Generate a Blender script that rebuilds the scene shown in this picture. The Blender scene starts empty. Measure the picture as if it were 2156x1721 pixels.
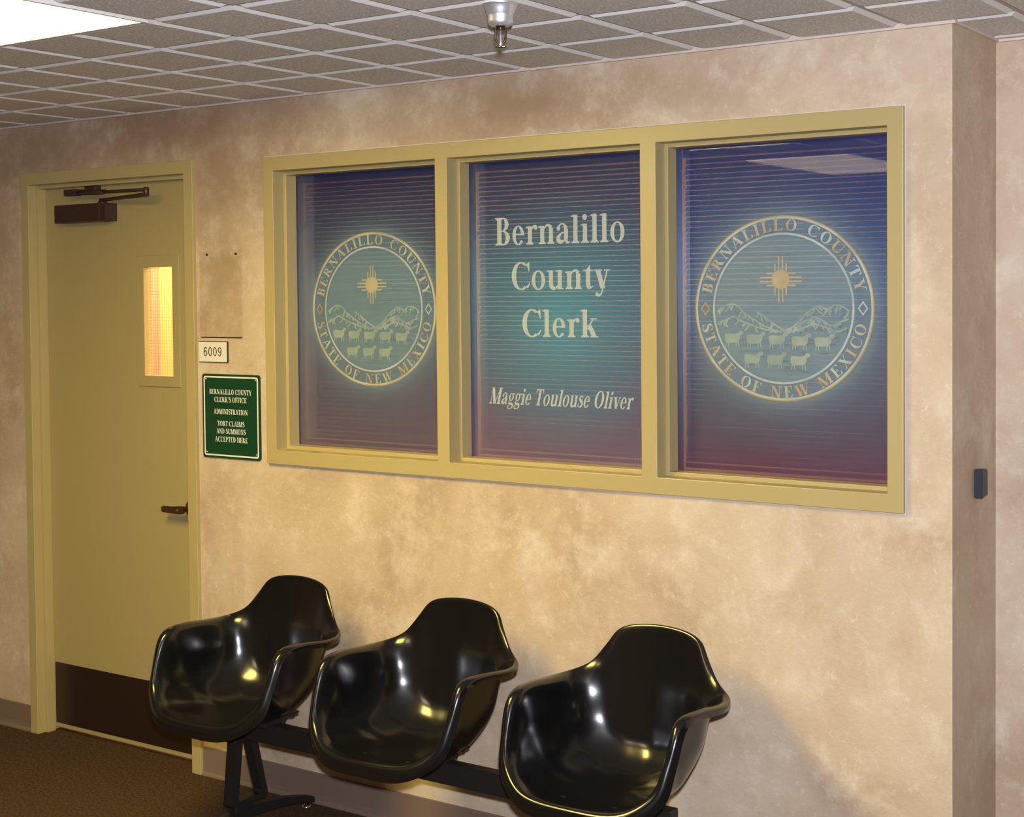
import bpy, bmesh, math, random
from mathutils import Vector, Matrix
R = math.radians
scene = bpy.context.scene
COL = scene.collection
random.seed(7)

# ------------------------------------------------------------------ camera
def make_camera():
    ya, pi, ro = .5983, -.0305, -.0085
    fw = Vector((-math.sin(ya)*math.cos(pi), math.cos(ya)*math.cos(pi), math.sin(pi)))
    r = Vector((math.cos(ya), math.sin(ya), 0)); u = r.cross(fw)
    c, s = math.cos(ro), math.sin(ro)
    r, u = c*r+s*u, -s*r+c*u
    cd = bpy.data.cameras.new('camera'); co = bpy.data.objects.new('camera', cd); COL.objects.link(co)
    m = Matrix((r, u, -fw)).transposed().to_4x4(); m.translation = Vector((4.1622, -3.8311, 1.7889))
    co.matrix_world = m
    cd.sensor_width = 36; cd.sensor_fit = 'HORIZONTAL'; cd.lens = 3125.39/2156*36
    cd.shift_x = -64.4/2156; cd.shift_y = -146/2156
    cd.clip_start = .05
    scene.camera = co
make_camera()

# ------------------------------------------------------------------ world, flash, exposure
w = bpy.data.worlds.new('world'); scene.world = w; w.use_nodes = True
w.node_tree.nodes['Background'].inputs[0].default_value = (.5, .45, .4, 1)
w.node_tree.nodes['Background'].inputs[1].default_value = .02
scene.view_settings.view_transform = 'Standard'; scene.view_settings.look = 'None'
scene.view_settings.gamma = 1; scene.view_settings.use_curve_mapping = False
scene.view_settings.exposure = 0.0
FLASH_W, FLASH_C = 730, (.90, .91, 1.0)
LAMP_E, LAMP_C = 46, (1.0, .77, .20)
OFFICE_E = 36.0
ld = bpy.data.lights.new('camera_flash', 'SPOT'); ld.energy = FLASH_W; ld.color = FLASH_C
ld.shadow_soft_size = .03; ld.spot_size = R(95); ld.spot_blend = .5
lo = bpy.data.objects.new('camera_flash', ld); COL.objects.link(lo)
lo.location = (4.16, -3.80, 1.91)
lo.rotation_euler = (Vector((1.35, 0, 1.35))-Vector(lo.location)).to_track_quat('-Z', 'Y').to_euler()

# ------------------------------------------------------------------ material helpers
def nodes(name):
    m = bpy.data.materials.new(name); m.use_nodes = True
    nt = m.node_tree; b = nt.nodes['Principled BSDF']
    return m, nt, b
def setp(b, **k):
    for n, v in k.items():
        n = n.replace('_', ' ')
        b.inputs[n].default_value = (*v, 1) if isinstance(v, tuple) else v
def plain(name, col, rough=.5, metal=0., **k):
    m, nt, b = nodes(name)
    setp(b, Base_Color=col, Roughness=rough, Metallic=metal, **k); return m
def N(nt, typ, **k):
    n = nt.nodes.new(typ)
    for a, v in k.items():
        if a.startswith('i_'):
            n.inputs[a[2:].replace('_', ' ')].default_value = v
        else: setattr(n, a, v)
    return n
def ramp(nt, src, stops):
    r = nt.nodes.new('ShaderNodeValToRGB'); e = r.color_ramp.elements
    while len(e) < len(stops): e.new(.5)
    for el, (p, c) in zip(e, stops):
        el.position = p; el.color = (*c, 1) if len(c) == 3 else c
    nt.links.new(src, r.inputs[0]); return r.outputs[0]
def noise(nt, vec, scale, detail=6., rough=.6, dist=0.):
    n = N(nt, 'ShaderNodeTexNoise'); nt.links.new(vec, n.inputs['Vector'])
    n.inputs['Scale'].default_value = scale; n.inputs['Detail'].default_value = detail
    n.inputs['Roughness'].default_value = rough; n.inputs['Distortion'].default_value = dist
    return n.outputs['Fac']
def mix(nt, fac, a, b, blend='MIX'):
    m = N(nt, 'ShaderNodeMix', data_type='RGBA', blend_type=blend)
    for sock, v in ((m.inputs[0], fac), (m.inputs[6], a), (m.inputs[7], b)):
        if hasattr(v, 'links') or isinstance(v, bpy.types.NodeSocket): nt.links.new(v, sock)
        elif isinstance(v, tuple): sock.default_value = (*v, 1)
        else: sock.default_value = v
    return m.outputs[2]
def math_(nt, op, a, b=None, c=None, clamp=False):
    m = N(nt, 'ShaderNodeMath', operation=op, use_clamp=clamp)
    for i, v in enumerate((a, b, c)):
        if v is None: continue
        if isinstance(v, bpy.types.NodeSocket): nt.links.new(v, m.inputs[i])
        else: m.inputs[i].default_value = v
    return m.outputs[0]
def coords(nt):
    return N(nt, 'ShaderNodeTexCoord').outputs['Object']
def bump(nt, b, h, strength=.3, dist=.002):
    n = N(nt, 'ShaderNodeBump'); n.inputs['Strength'].default_value = strength
    n.inputs['Distance'].default_value = dist
    nt.links.new(h, n.inputs['Height']); nt.links.new(n.outputs[0], b.inputs['Normal'])

def mat_wall():
    m, nt, b = nodes('faux_plaster'); co = coords(nt)
    big = noise(nt, co, 1.5, 9, .66, .4)
    base = ramp(nt, big, [(.30, (.37, .27, .185)), (.44, (.47, .36, .25)), (.55, (.535, .425, .305)), (.70, (.59, .485, .365))])
    mid = noise(nt, co, 5.5, 12, .74, .15)
    streak = ramp(nt, mid, [(.50, (0, 0, 0)), (.66, (1, 1, 1))])
    c1 = mix(nt, math_(nt, 'MULTIPLY', streak, .66), base, (.67, .585, .475))
    mp = N(nt, 'ShaderNodeMapping'); nt.links.new(co, mp.inputs[0]); mp.inputs['Location'].default_value = (5.3, 0, 2.2)
    d = noise(nt, mp.outputs[0], 3.4, 12, .76, .2)
    dk = ramp(nt, d, [(.52, (0, 0, 0)), (.68, (1, 1, 1))])
    c2 = mix(nt, math_(nt, 'MULTIPLY', dk, .5), c1, (.40, .28, .18))
    # small chalky flecks
    f = noise(nt, co, 30, 10, .8, .3)
    fk = ramp(nt, f, [(.56, (0, 0, 0)), (.68, (1, 1, 1))])
    c3 = mix(nt, math_(nt, 'MULTIPLY', fk, .55), c2, (.76, .67, .56))
    # brown patches along the top of the wall, each with a place of its own
    acc = None
    for x, z, rx, rz, a in [(-.15, 2.42, .85, .20, .9), (.15, 2.25, .5, .28, .75), (1.45, 2.38, .5, .15, .75), (-.9, 2.36, .6, .25, .8), (2.0, 2.38, .3, .08, .3), (1.0, 2.38, .3, .1, .3), (-1.2, 1.9, .3, .9, .45), (.15, 2.05, .16, .35, .4)]:
        v = N(nt, 'ShaderNodeVectorMath', operation='SUBTRACT'); nt.links.new(co, v.inputs[0]); v.inputs[1].default_value = (x, 0, z)
        s = N(nt, 'ShaderNodeVectorMath', operation='MULTIPLY'); nt.links.new(v.outputs[0], s.inputs[0]); s.inputs[1].default_value = (1/rx, 0, 1/rz)
        l = N(nt, 'ShaderNodeVectorMath', operation='LENGTH'); nt.links.new(s.outputs[0], l.inputs[0])
        wob = math_(nt, 'MULTIPLY_ADD', mid, 1.6, -.8)
        q = math_(nt, 'ADD', l.outputs['Value'], wob)
        k = math_(nt, 'MULTIPLY', math_(nt, 'SUBTRACT', 1.15, q, clamp=True), a)
        acc = k if acc is None else math_(nt, 'MAXIMUM', acc, k)
    c4 = mix(nt, acc, c3, (.28, .18, .105))
    nt.links.new(c4, b.inputs['Base Color'])
    setp(b, Roughness=.55, Specular_IOR_Level=.35)
    h = math_(nt, 'ADD', f, math_(nt, 'MULTIPLY', mid, .6))
    bump(nt, b, h, .5, .004)
    return m
def mat_ceiling_tile():
    m, nt, b = nodes('mineral_fibre_tile'); co = coords(nt)
    n1 = noise(nt, co, 140, 3, .7)
    c = ramp(nt, n1, [(.36, (.56, .53, .505)), (.55, (.68, .65, .625)), (.64, (.92, .91, .90))])
    nt.links.new(c, b.inputs['Base Color']); setp(b, Roughness=.85)
    bump(nt, b, n1, .5, .003); return m
def mat_carpet():
    m, nt, b = nodes('brown_carpet'); co = coords(nt)
    n1 = noise(nt, co, 95, 5, .85); n2 = noise(nt, co, 5, 4, .6)
    c = ramp(nt, n1, [(.36, (.030, .017, .009)), (.5, (.070, .042, .022)), (.64, (.14, .088, .048))])
    c = mix(nt, math_(nt, 'MULTIPLY', n2, .35), c, (.07, .038, .018))
    nt.links.new(c, b.inputs['Base Color']); setp(b, Roughness=.95, Specular_IOR_Level=.1)
    bump(nt, b, n1, .9, .006); return m
def mat_paint(name, col, rough=.38, b_=.06):
    m, nt, b = nodes(name); co = coords(nt)
    n1 = noise(nt, co, 90, 3, .6); n2 = noise(nt, co, 3, 3, .5)
    c = mix(nt, math_(nt, 'MULTIPLY', n2, .25), col, tuple(x*.82 for x in col))
    nt.links.new(c, b.inputs['Base Color']); setp(b, Roughness=rough)
    bump(nt, b, n1, b_, .001); return m
def mat_shell():
    m, nt, b = nodes('black_fibreglass'); co = coords(nt)
    n1 = noise(nt, co, 260, 2, .6)
    setp(b, Base_Color=(.0045, .0045, .005), Roughness=.20, IOR=1.48, Coat_Weight=.2, Coat_Roughness=.10)
    bump(nt, b, n1, .09, .0006); return m
def mat_glass(name, tint=(1, 1, 1), refl=1.0):
    m = bpy.data.materials.new(name); m.use_nodes = True; nt = m.node_tree; nt.nodes.clear()
    out = N(nt, 'ShaderNodeOutputMaterial'); mx = N(nt, 'ShaderNodeMixShader')
    tr = N(nt, 'ShaderNodeBsdfTransparent'); tr.inputs[0].default_value = (*tint, 1)
    gl = N(nt, 'ShaderNodeBsdfGlossy'); gl.inputs['Roughness'].default_value = .015
    gl.inputs['Color'].default_value = (1, 1, 1, 1)
    fr = N(nt, 'ShaderNodeFresnel'); fr.inputs[0].default_value = 1.5
    bf = math_(nt, 'SUBTRACT', 1.0, N(nt, 'ShaderNodeNewGeometry').outputs['Backfacing'])
    nt.links.new(math_(nt, 'MULTIPLY', math_(nt, 'MULTIPLY', fr.outputs[0], refl), bf), mx.inputs[0])
    nt.links.new(tr.outputs[0], mx.inputs[1]); nt.links.new(gl.outputs[0], mx.inputs[2])
    nt.links.new(mx.outputs[0], out.inputs[0]); return m
SEAL_Z, SEAL_RX, SEAL_RZ = 1.741, .281, .268
def mat_film(name, cx, kind):
    """printed perforated window film: the print's own colour gradients, part of it open"""
    m = bpy.data.materials.new(name); m.use_nodes = True; nt = m.node_tree; b = nt.nodes['Principled BSDF']
    co = coords(nt); sp = N(nt, 'ShaderNodeSeparateXYZ'); nt.links.new(co, sp.inputs[0])
    t = math_(nt, 'DIVIDE', math_(nt, 'SUBTRACT', sp.outputs[2], 1.25), .98)
    nz = noise(nt, co, 4, 4, .6)
    t2 = math_(nt, 'ADD', t, math_(nt, 'MULTIPLY_ADD', nz, .12, -.06))
    base = ramp(nt, t2, FILM[kind]['grad'])
    dx = math_(nt, 'DIVIDE', math_(nt, 'SUBTRACT', sp.outputs[0], cx), SEAL_RX)
    zc = SEAL_Z if kind != 'text' else 1.70
    dz = math_(nt, 'DIVIDE', math_(nt, 'SUBTRACT', sp.outputs[2], zc), SEAL_RZ)
    rr = math_(nt, 'SQRT', math_(nt, 'ADD', math_(nt, 'MULTIPLY', dx, dx), math_(nt, 'MULTIPLY', dz, dz)))
    if kind == 'text':
        halo = ramp(nt, math_(nt, 'DIVIDE', rr, 1.6), [(0, (.85,)*3), (.45, (.42,)*3), (1, (0, 0, 0))])
        c = mix(nt, halo, base, (.085, .29, .40))
    else:
        mp = N(nt, 'ShaderNodeMapping'); nt.links.new(co, mp.inputs[0]); mp.inputs['Scale'].default_value = (6, 6, 70)
        st = noise(nt, mp.outputs[0], 1, 5, .7, .4)
        inner = mix(nt, st, FILM[kind]['in1'], FILM[kind]['in2'])
        # field below the hills is a little lighter
        f = ramp(nt, math_(nt, 'DIVIDE', rr, 2.0),
                 [(0, (.85,)*3), (.38, (.8,)*3), (.41, (.55,)*3), (.49, (.6,)*3), (.505, (.55,)*3), (.55, (.26,)*3), (.63, (.08,)*3), (.8, (0, 0, 0))])
        c = mix(nt, f, base, inner)
    nt.links.new(c, b.inputs['Base Color']); setp(b, Roughness=.5, Specular_IOR_Level=.2)
    tr = N(nt, 'ShaderNodeBsdfTransparent'); mx = N(nt, 'ShaderNodeMixShader'); mx.inputs[0].default_value = .22
    out = nt.nodes['Material Output']
    nt.links.new(b.outputs[0], mx.inputs[1]); nt.links.new(tr.outputs[0], mx.inputs[2]); nt.links.new(mx.outputs[0], out.inputs[0])
    return m
FILM = {
 'seal_left': dict(grad=[(0, (0.120, 0.086, 0.137)), (.25, (0.089, 0.086, 0.157)), (.6, (0.052, 0.081, 0.164)), (1, (0.023, 0.026, 0.095))], in1=(0.115, 0.197, 0.287), in2=(0.210, 0.336, 0.423)),
 'text': dict(grad=[(0, (0.157, 0.099, 0.164)), (.22, (0.110, 0.099, 0.178)), (.6, (0.058, 0.104, 0.205)), (1, (0.023, 0.026, 0.102))]),
 'seal_right': dict(grad=[(0, (0.120, 0.044, 0.088)), (.16, (0.089, 0.081, 0.137)), (.3, (0.089, 0.104, 0.178)), (.6, (0.047, 0.099, 0.260)), (1, (0.025, 0.028, 0.123))], in1=(.165, .245, .31), in2=(.27, .365, .40)),
}
def mat_print(name, c1, c2=None, scale=18.):
    m, nt, b = nodes(name)
    if c2:
        n1 = noise(nt, coords(nt), scale, 3, .6)
        nt.links.new(ramp(nt, n1, [(.42, c1), (.6, c2)]), b.inputs['Base Color'])
    else: setp(b, Base_Color=c1)
    setp(b, Roughness=.5, Specular_IOR_Level=.2); return m
def mat_emit(name, col, e):
    m = bpy.data.materials.new(name); m.use_nodes = True; nt = m.node_tree; nt.nodes.clear()
    out = N(nt, 'ShaderNodeOutputMaterial'); em = N(nt, 'ShaderNodeEmission')
    em.inputs[0].default_value = (*col, 1); em.inputs[1].default_value = e
    nt.links.new(em.outputs[0], out.inputs[0]); return m

M = dict(
 wall=mat_wall(), tile=mat_ceiling_tile(), carpet=mat_carpet(),
 tile_edge=plain('white_tile_edge', (.70, .69, .68), .6), grid=plain('beige_ceiling_grid', (.42, .36, .31), .5),
 angle=plain('wall_angle_paint', (.60, .50, .44), .5),
 olive=mat_paint('olive_frame_paint', (.40, .32, .14)), door=mat_paint('olive_door_paint', (.36, .285, .125), .42),
 caulk=plain('white_caulk', (.56, .50, .42), .7), base=mat_paint('taupe_rubber_base', (.175, .122, .092), .5),
 kick=mat_paint('dark_brown_plate', (.022, .011, .008), .3), bronze=plain('dark_bronze', (.05, .024, .018), .38, .3),
 lever=plain('bronze_lever', (.13, .065, .035), .32, .75), shell=mat_shell(), black=plain('black_powder_coat', (.009, .0085, .009), .5),
 steel=plain('bright_steel', (.7, .7, .72), .2, 1.), brass=plain('dark_brass', (.16, .115, .075), .28, 1.),
 chrome=plain('satin_aluminium', (.80, .81, .84), .38, .8), glass=mat_glass('window_glass', (.97, .985, .98)),
 acrylic=mat_glass('clear_acrylic', (.985, .983, .972), .22), wire=plain('wire_mesh', (.30, .22, .12), .5, .3),
 green=plain('green_sign_face', (.004, .042, .015), .42), white=plain('sign_white', (.72, .70, .63), .5),
 plate=plain('number_plate_white', (.72, .66, .56), .5), ink=plain('black_ink', (.02, .025, .04), .5),
 blind=plain('blind_slat_paint', (.34, .27, .27), .55), office=plain('office_wall_paint', (.88, .66, .30), .7),
 pale_wall=plain('pale_partition_paint', (.50, .40, .33), .7), brass_pale=plain('pale_brass', (.6, .5, .32), .4, .3),
 darkbox=plain('black_plastic', (.018, .022, .032), .4), lens=mat_emit('fluorescent_lens', LAMP_C, LAMP_E),
 lens_dim=mat_emit('fluorescent_lens_dim', (1, .80, .55), 13.), office_lens=mat_emit('office_lens', (1, .68, .32), OFFICE_E), fixture=plain('white_fixture_metal', (.7, .68, .64), .4),
 letter=mat_print('pale_print', (.42, .45, .43)), ring=mat_print('ring_print_white', (.34, .39, .38), (.46, .49, .46), 9),
 gold=mat_print('ring_print_orange', (.40, .25, .09), (.50, .30, .10), 9),
 sealletter_left=mat_print('seal_letter_print', (.36, .29, .15), (.42, .44, .38), 9),
 sealletter_right=mat_print('seal_letter_print_pale', (.42, .30, .17), (.40, .46, .44), 9),
 sun=mat_print('sun_print', (.42, .33, .20), (.46, .38, .27), 14),
 sheep=mat_print('sheep_print', (.25, .30, .27), (.32, .36, .31), 14), hill=mat_print('hill_print', (.22, .28, .29), (.32, .37, .35), 30),
 shade=mat_print('hill_shade_print', (.12, .165, .20), (.15, .20, .235), 30),
)

# ------------------------------------------------------------------ mesh helpers
def link(name, bm, m, parent=None, smooth=False, mats=None):
    bmesh.ops.recalc_face_normals(bm, faces=bm.faces) if not mats == 'keep' else None
    me = bpy.data.meshes.new(name); bm.to_mesh(me); bm.free()
    for x in ([m] if not isinstance(m, (list, tuple)) else m): me.materials.append(x)
    if smooth:
        for p in me.polygons: p.use_smooth = True
    o = bpy.data.objects.new(name, me); COL.objects.link(o); o.parent = parent
    return o
def empty(name, loc=(0, 0, 0)):
    o = bpy.data.objects.new(name, None); o.location = loc; o.empty_display_size = .1; COL.objects.link(o); return o
def tag(o, label=None, cat=None, group=None, kind=None):
    for k, v in (('label', label), ('category', cat), ('group', group), ('kind', kind)):
        if v: o[k] = v
    return o
def box(bm, x0, x1, y0, y1, z0, z1, bev=0., mi=0, seg=2):
    vs = [bm.verts.new((x, y, z)) for x in (x0, x1) for y in (y0, y1) for z in (z0, z1)]
    fs = [bm.faces.new([vs[i] for i in q]) for q in ((0, 1, 3, 2), (4, 6, 7, 5), (0, 4, 5, 1), (2, 3, 7, 6), (0, 2, 6, 4), (1, 5, 7, 3))]
    for f in fs: f.material_index = mi
    if bev:
        bmesh.ops.recalc_face_normals(bm, faces=fs)
        es = list({e for f in fs for e in f.edges})
        bmesh.ops.bevel(bm, geom=es, offset=bev, segments=seg, affect='EDGES', profile=.5)
def gridsolid(bm, xs, zs, solid, y0, y1):
    """plate in the xz plane made of cells, with holes where solid(i,j) is false"""
    nx, nz = len(xs)-1, len(zs)-1; cache = {}
    def v(i, j, y):
        k = (i, j, y)
        if k not in cache: cache[k] = bm.verts.new((xs[i], y, zs[j]))
        return cache[k]
    S = lambda i, j: 0 <= i < nx and 0 <= j < nz and solid(i, j)
    for i in range(nx):
        for j in range(nz):
            if not S(i, j): continue
            bm.faces.new((v(i, j, y0), v(i+1, j, y0), v(i+1, j+1, y0), v(i, j+1, y0)))
            bm.faces.new((v(i, j, y1), v(i, j+1, y1), v(i+1, j+1, y1), v(i+1, j, y1)))
            if not S(i-1, j): bm.faces.new((v(i, j, y0), v(i, j+1, y0), v(i, j+1, y1), v(i, j, y1)))
            if not S(i+1, j): bm.faces.new((v(i+1, j, y0), v(i+1, j, y1), v(i+1, j+1, y1), v(i+1, j+1, y0)))
            if not S(i, j-1): bm.faces.new((v(i, j, y0), v(i, j, y1), v(i+1, j, y1), v(i+1, j, y0)))
            if not S(i, j+1): bm.faces.new((v(i, j+1, y0), v(i+1, j+1, y0), v(i+1, j+1, y1), v(i, j+1, y1)))
def bevel_mod(o, w=.002, seg=2, ang=30):
    md = o.modifiers.new('bevel', 'BEVEL'); md.width = w; md.segments = seg; md.limit_method = 'ANGLE'; md.angle_limit = R(ang)
def lathe(bm, prof, cx, cy, n=40, mi=0, axis='z', base=0.):
    rings = []
    for r, h in prof:
        ring = []
        for k in range(n):
            a = 2*math.pi*k/n
            if axis == 'z': p = (cx+r*math.cos(a), cy+r*math.sin(a), h)
            elif axis == 'y': p = (cx+r*math.cos(a), h, cy+r*math.sin(a))
            else: p = (h, cx+r*math.cos(a), cy+r*math.sin(a))
            ring.append(bm.verts.new(p))
        rings.append(ring)
    for a, b in zip(rings, rings[1:]):
        for k in range(n): bm.faces.new((a[k], a[(k+1) % n], b[(k+1) % n], b[k])).material_index = mi
    bm.faces.new(rings[0]).material_index = mi; bm.faces.new(rings[-1][::-1]).material_index = mi
def tube(bm, pts, r, n=10, flat=1.):
    pts = [Vector(p) for p in pts]; rings = []
    for i, p in enumerate(pts):
        d = (pts[min(i+1, len(pts)-1)]-pts[max(i-1, 0)]).normalized()
        a = d.orthogonal().normalized() if i == 0 else (rings_a - d*rings_a.dot(d)).normalized()
        rings_a = a; b = d.cross(a)
        rings.append([bm.verts.new(p + a*r*math.cos(t)+b*r*flat*math.sin(t)) for t in (2*math.pi*k/n for k in range(n))])
    for a, b in zip(rings, rings[1:]):
        for k in range(n): bm.faces.new((a[k], a[(k+1) % n], b[(k+1) % n], b[k]))
    bm.faces.new(rings[0]); bm.faces.new(rings[-1][::-1])
def prism(bm, pts, x0, x1, plane='yz', bev=0.):
    """extrude a polygon given in a plane along the third axis"""
    def P(a, b, c): return {'yz': (c, a, b), 'xz': (a, c, b), 'xy': (a, b, c)}[plane]
    A = [bm.verts.new(P(a, b, x0)) for a, b in pts]; B = [bm.verts.new(P(a, b, x1)) for a, b in pts]
    fs = [bm.faces.new(A), bm.faces.new(B[::-1])]
    n = len(pts)
    for i in range(n): fs.append(bm.faces.new((A[i], A[(i+1) % n], B[(i+1) % n], B[i])))
    if bev:
        bmesh.ops.recalc_face_normals(bm, faces=fs)
        bmesh.ops.bevel(bm, geom=list({e for f in fs for e in f.edges}), offset=bev, segments=2, affect='EDGES')

# ------------------------------------------------------------------ room shell
CZ = 2.4916
XW, XE, YS = -3.4, 6.6, -6.6      # west, east and south faces of the lobby
XR, YR = 2.855, .368              # outer corner and the recessed wall beyond it
DX0, DX1, DZ = -1.006, 0., 2.296  # door frame outer
WX0, WX1, WZ0, WZ1 = .364, 2.7272, 1.191, 2.282
def structure(o): return tag(o, kind='structure')

bm = bmesh.new(); box(bm, XW-.1, XE+.1, YS-.1, 3.2, -.1, 0); structure(link('floor', bm, M['carpet']))
bm = bmesh.new()
xs = [XW-.15, DX0+.02, DX1-.02, WX0+.025, WX1-.03, XR]; zs = [0, WZ0+.025, WZ1-.03, DZ-.02, CZ+.12]
gridsolid(bm, xs, zs, lambda i, j: not (i == 1 and j < 3) and not (i == 3 and j == 1), 0, .13)
box(bm, XR-.13, XR, .13, YR+.13, 0, CZ+.12)
o = structure(link('wall_north', bm, M['wall']))
bm = bmesh.new(); box(bm, XR, XE+.15, YR, YR+.13, 0, CZ+.12); structure(link('wall_north_recess', bm, M['wall']))
bm = bmesh.new(); box(bm, XW-.15, XW, YS, 0, 0, CZ+.12); structure(link('wall_west', bm, M['wall']))
bm = bmesh.new(); box(bm, XE, XE+.15, YS, YR, 0, CZ+.12); structure(link('wall_east', bm, M['wall']))
bm = bmesh.new(); box(bm, XW-.15, XE+.15, YS-.15, YS, 0, CZ+.12); structure(link('wall_south', bm, M['wall']))
# office behind the window
bm = bmesh.new(); box(bm, -2.6, XR-.13, 2.3, 2.4, 0, CZ+.12); structure(link('wall_office_north', bm, M['office']))
bm = bmesh.new(); box(bm, -2.7, -2.6, .13, 2.4, 0, CZ+.12); structure(link('wall_office_west', bm, M['office']))
bm = bmesh.new(); box(bm, XR-.13, XR-.03, YR+.13, 2.4, 0, CZ+.12); structure(link('wall_office_east', bm, M['office']))
bm = bmesh.new(); box(bm, -2.7, XR-.03, .13, 2.4, CZ+.03, CZ+.1); structure(link('ceiling_office', bm, M['fixture']))
bm = bmesh.new(); box(bm, -1.0, 1.6, .9, 1.5, CZ-.03, CZ+.0299, mi=0)
tag(link('office_light_panel', bm, M['office_lens']), 'glowing ceiling light panel inside the office behind the door', 'ceiling light')

bm = bmesh.new(); box(bm, -1.5, -.35, .20, .55, CZ-.01, CZ+.0299)  # unseen panel, added to brighten the yellow wall behind the door glass
tag(link('office_light_panel', bm, M['office_lens']), 'added unseen warm light panel just inside the door, brightening the wall behind its narrow glass', 'ceiling light')

# ceiling: tegular tiles with white edges set in a beige grid
GX, GY, PX_, PY_ = -.6337, -.3185, .3050, .3108
FIX = [(4, 6, 3, 7), (4, 6, 9, 13)]     # col a..b, row a..b cells taken by the two light fixtures
bm = bmesh.new()
def quad(pts, mi):
    f = bm.faces.new([bm.verts.new(p) for p in pts]); f.material_index = mi
xs = [XW] + [GX+k*PX_ for k in range(-9, 24) if XW+.03 < GX+k*PX_ < XE-.03] + [XE]
for i in range(len(xs)-1):
    x0, x1 = xs[i], xs[i+1]; xm = (x0+x1)/2
    ytop = YR if xm > XR else 0.
    ys = [GY-j*PY_ for j in range(-3, 22) if YS+.03 < GY-j*PY_ < ytop-.005]
    ys = [ytop]+ys+[YS]
    segs = [(x0, x1)]
    for a, b in zip(ys, ys[1:]):
        col = round((x0-GX)/PX_); row = round((GY-a)/PY_)
        if any(f[0] <= col < f[1] and f[2] <= row < f[3] for f in FIX): continue
        xa, xb, ya, yb = x0, x1, b, a
        if x0 < XR < x1 and ytop == 0. and a == ytop: pass
        g = .008; c = .013; h = .0085; z = CZ
        gx0 = g; 
        A = (xa+g, ya+g, xb-g, yb-g); B = (xa+g+c, ya+g+c, xb-g-c, yb-g-c)
        quad([(B[0], B[1], z), (B[0], B[3], z), (B[2], B[3], z), (B[2], B[1], z)], 0)
        for p, q in (((0, 1), (2, 1)), ((2, 1), (2, 3)), ((2, 3), (0, 3)), ((0, 3), (0, 1))):
            quad([(B[p[0]], B[p[1]], z), (B[q[0]], B[q[1]], z), (A[q[0]], A[q[1]], z+h), (A[p[0]], A[p[1]], z+h)], 1)
box(bm, XW-.1, XE+.1, YS-.1, YR+.05, CZ+.0086, CZ+.05, mi=2)
bmesh.ops.remove_doubles(bm, verts=bm.verts, dist=1e-5)
o = structure(link('ceiling', bm, [M['tile'], M['tile_edge'], M['grid']]))
# wall angle running under the ceiling edge
bm = bmesh.new()
box(bm, XW, XR+.012, -.012, 0, CZ-.006, CZ+.0085); box(bm, XR, XR+.012, -.0, YR, CZ-.006, CZ+.0085)
box(bm, XR+.012, XE, YR-.012, YR, CZ-.006, CZ+.0085)
structure(link('trim_1', bm, M['angle']))
# baseboards (coved rubber base)
def baseboard(name, path, z=.108):
    bm = bmesh.new()
    for (x0, y0, x1, y1, nx, ny) in path:
        prof = [(0, 0), (.013, 0), (.012, .006), (.006, .014), (.0045, .03), (.0035, z-.003), (.002, z), (0, z)]
        A = [bm.verts.new((x0+nx*d, y0+ny*d, zz)) for d, zz in prof]; B = [bm.verts.new((x1+nx*d, y1+ny*d, zz)) for d, zz in prof]
        for i in range(len(prof)): bm.faces.new((A[i], A[(i+1) % 8], B[(i+1) % 8], B[i]))
        bm.faces.new(A); bm.faces.new(B[::-1])
    return structure(link(name, bm, M['base']))
baseboard('baseboard_north_left', [(XW, 0, DX0, 0, 0, -1)])
baseboard('baseboard_north', [(DX1, 0, XR, 0, 0, -1), (XR, -.012, XR, YR, 1, 0), (XR, YR, XE, YR, 0, -1)])

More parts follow.
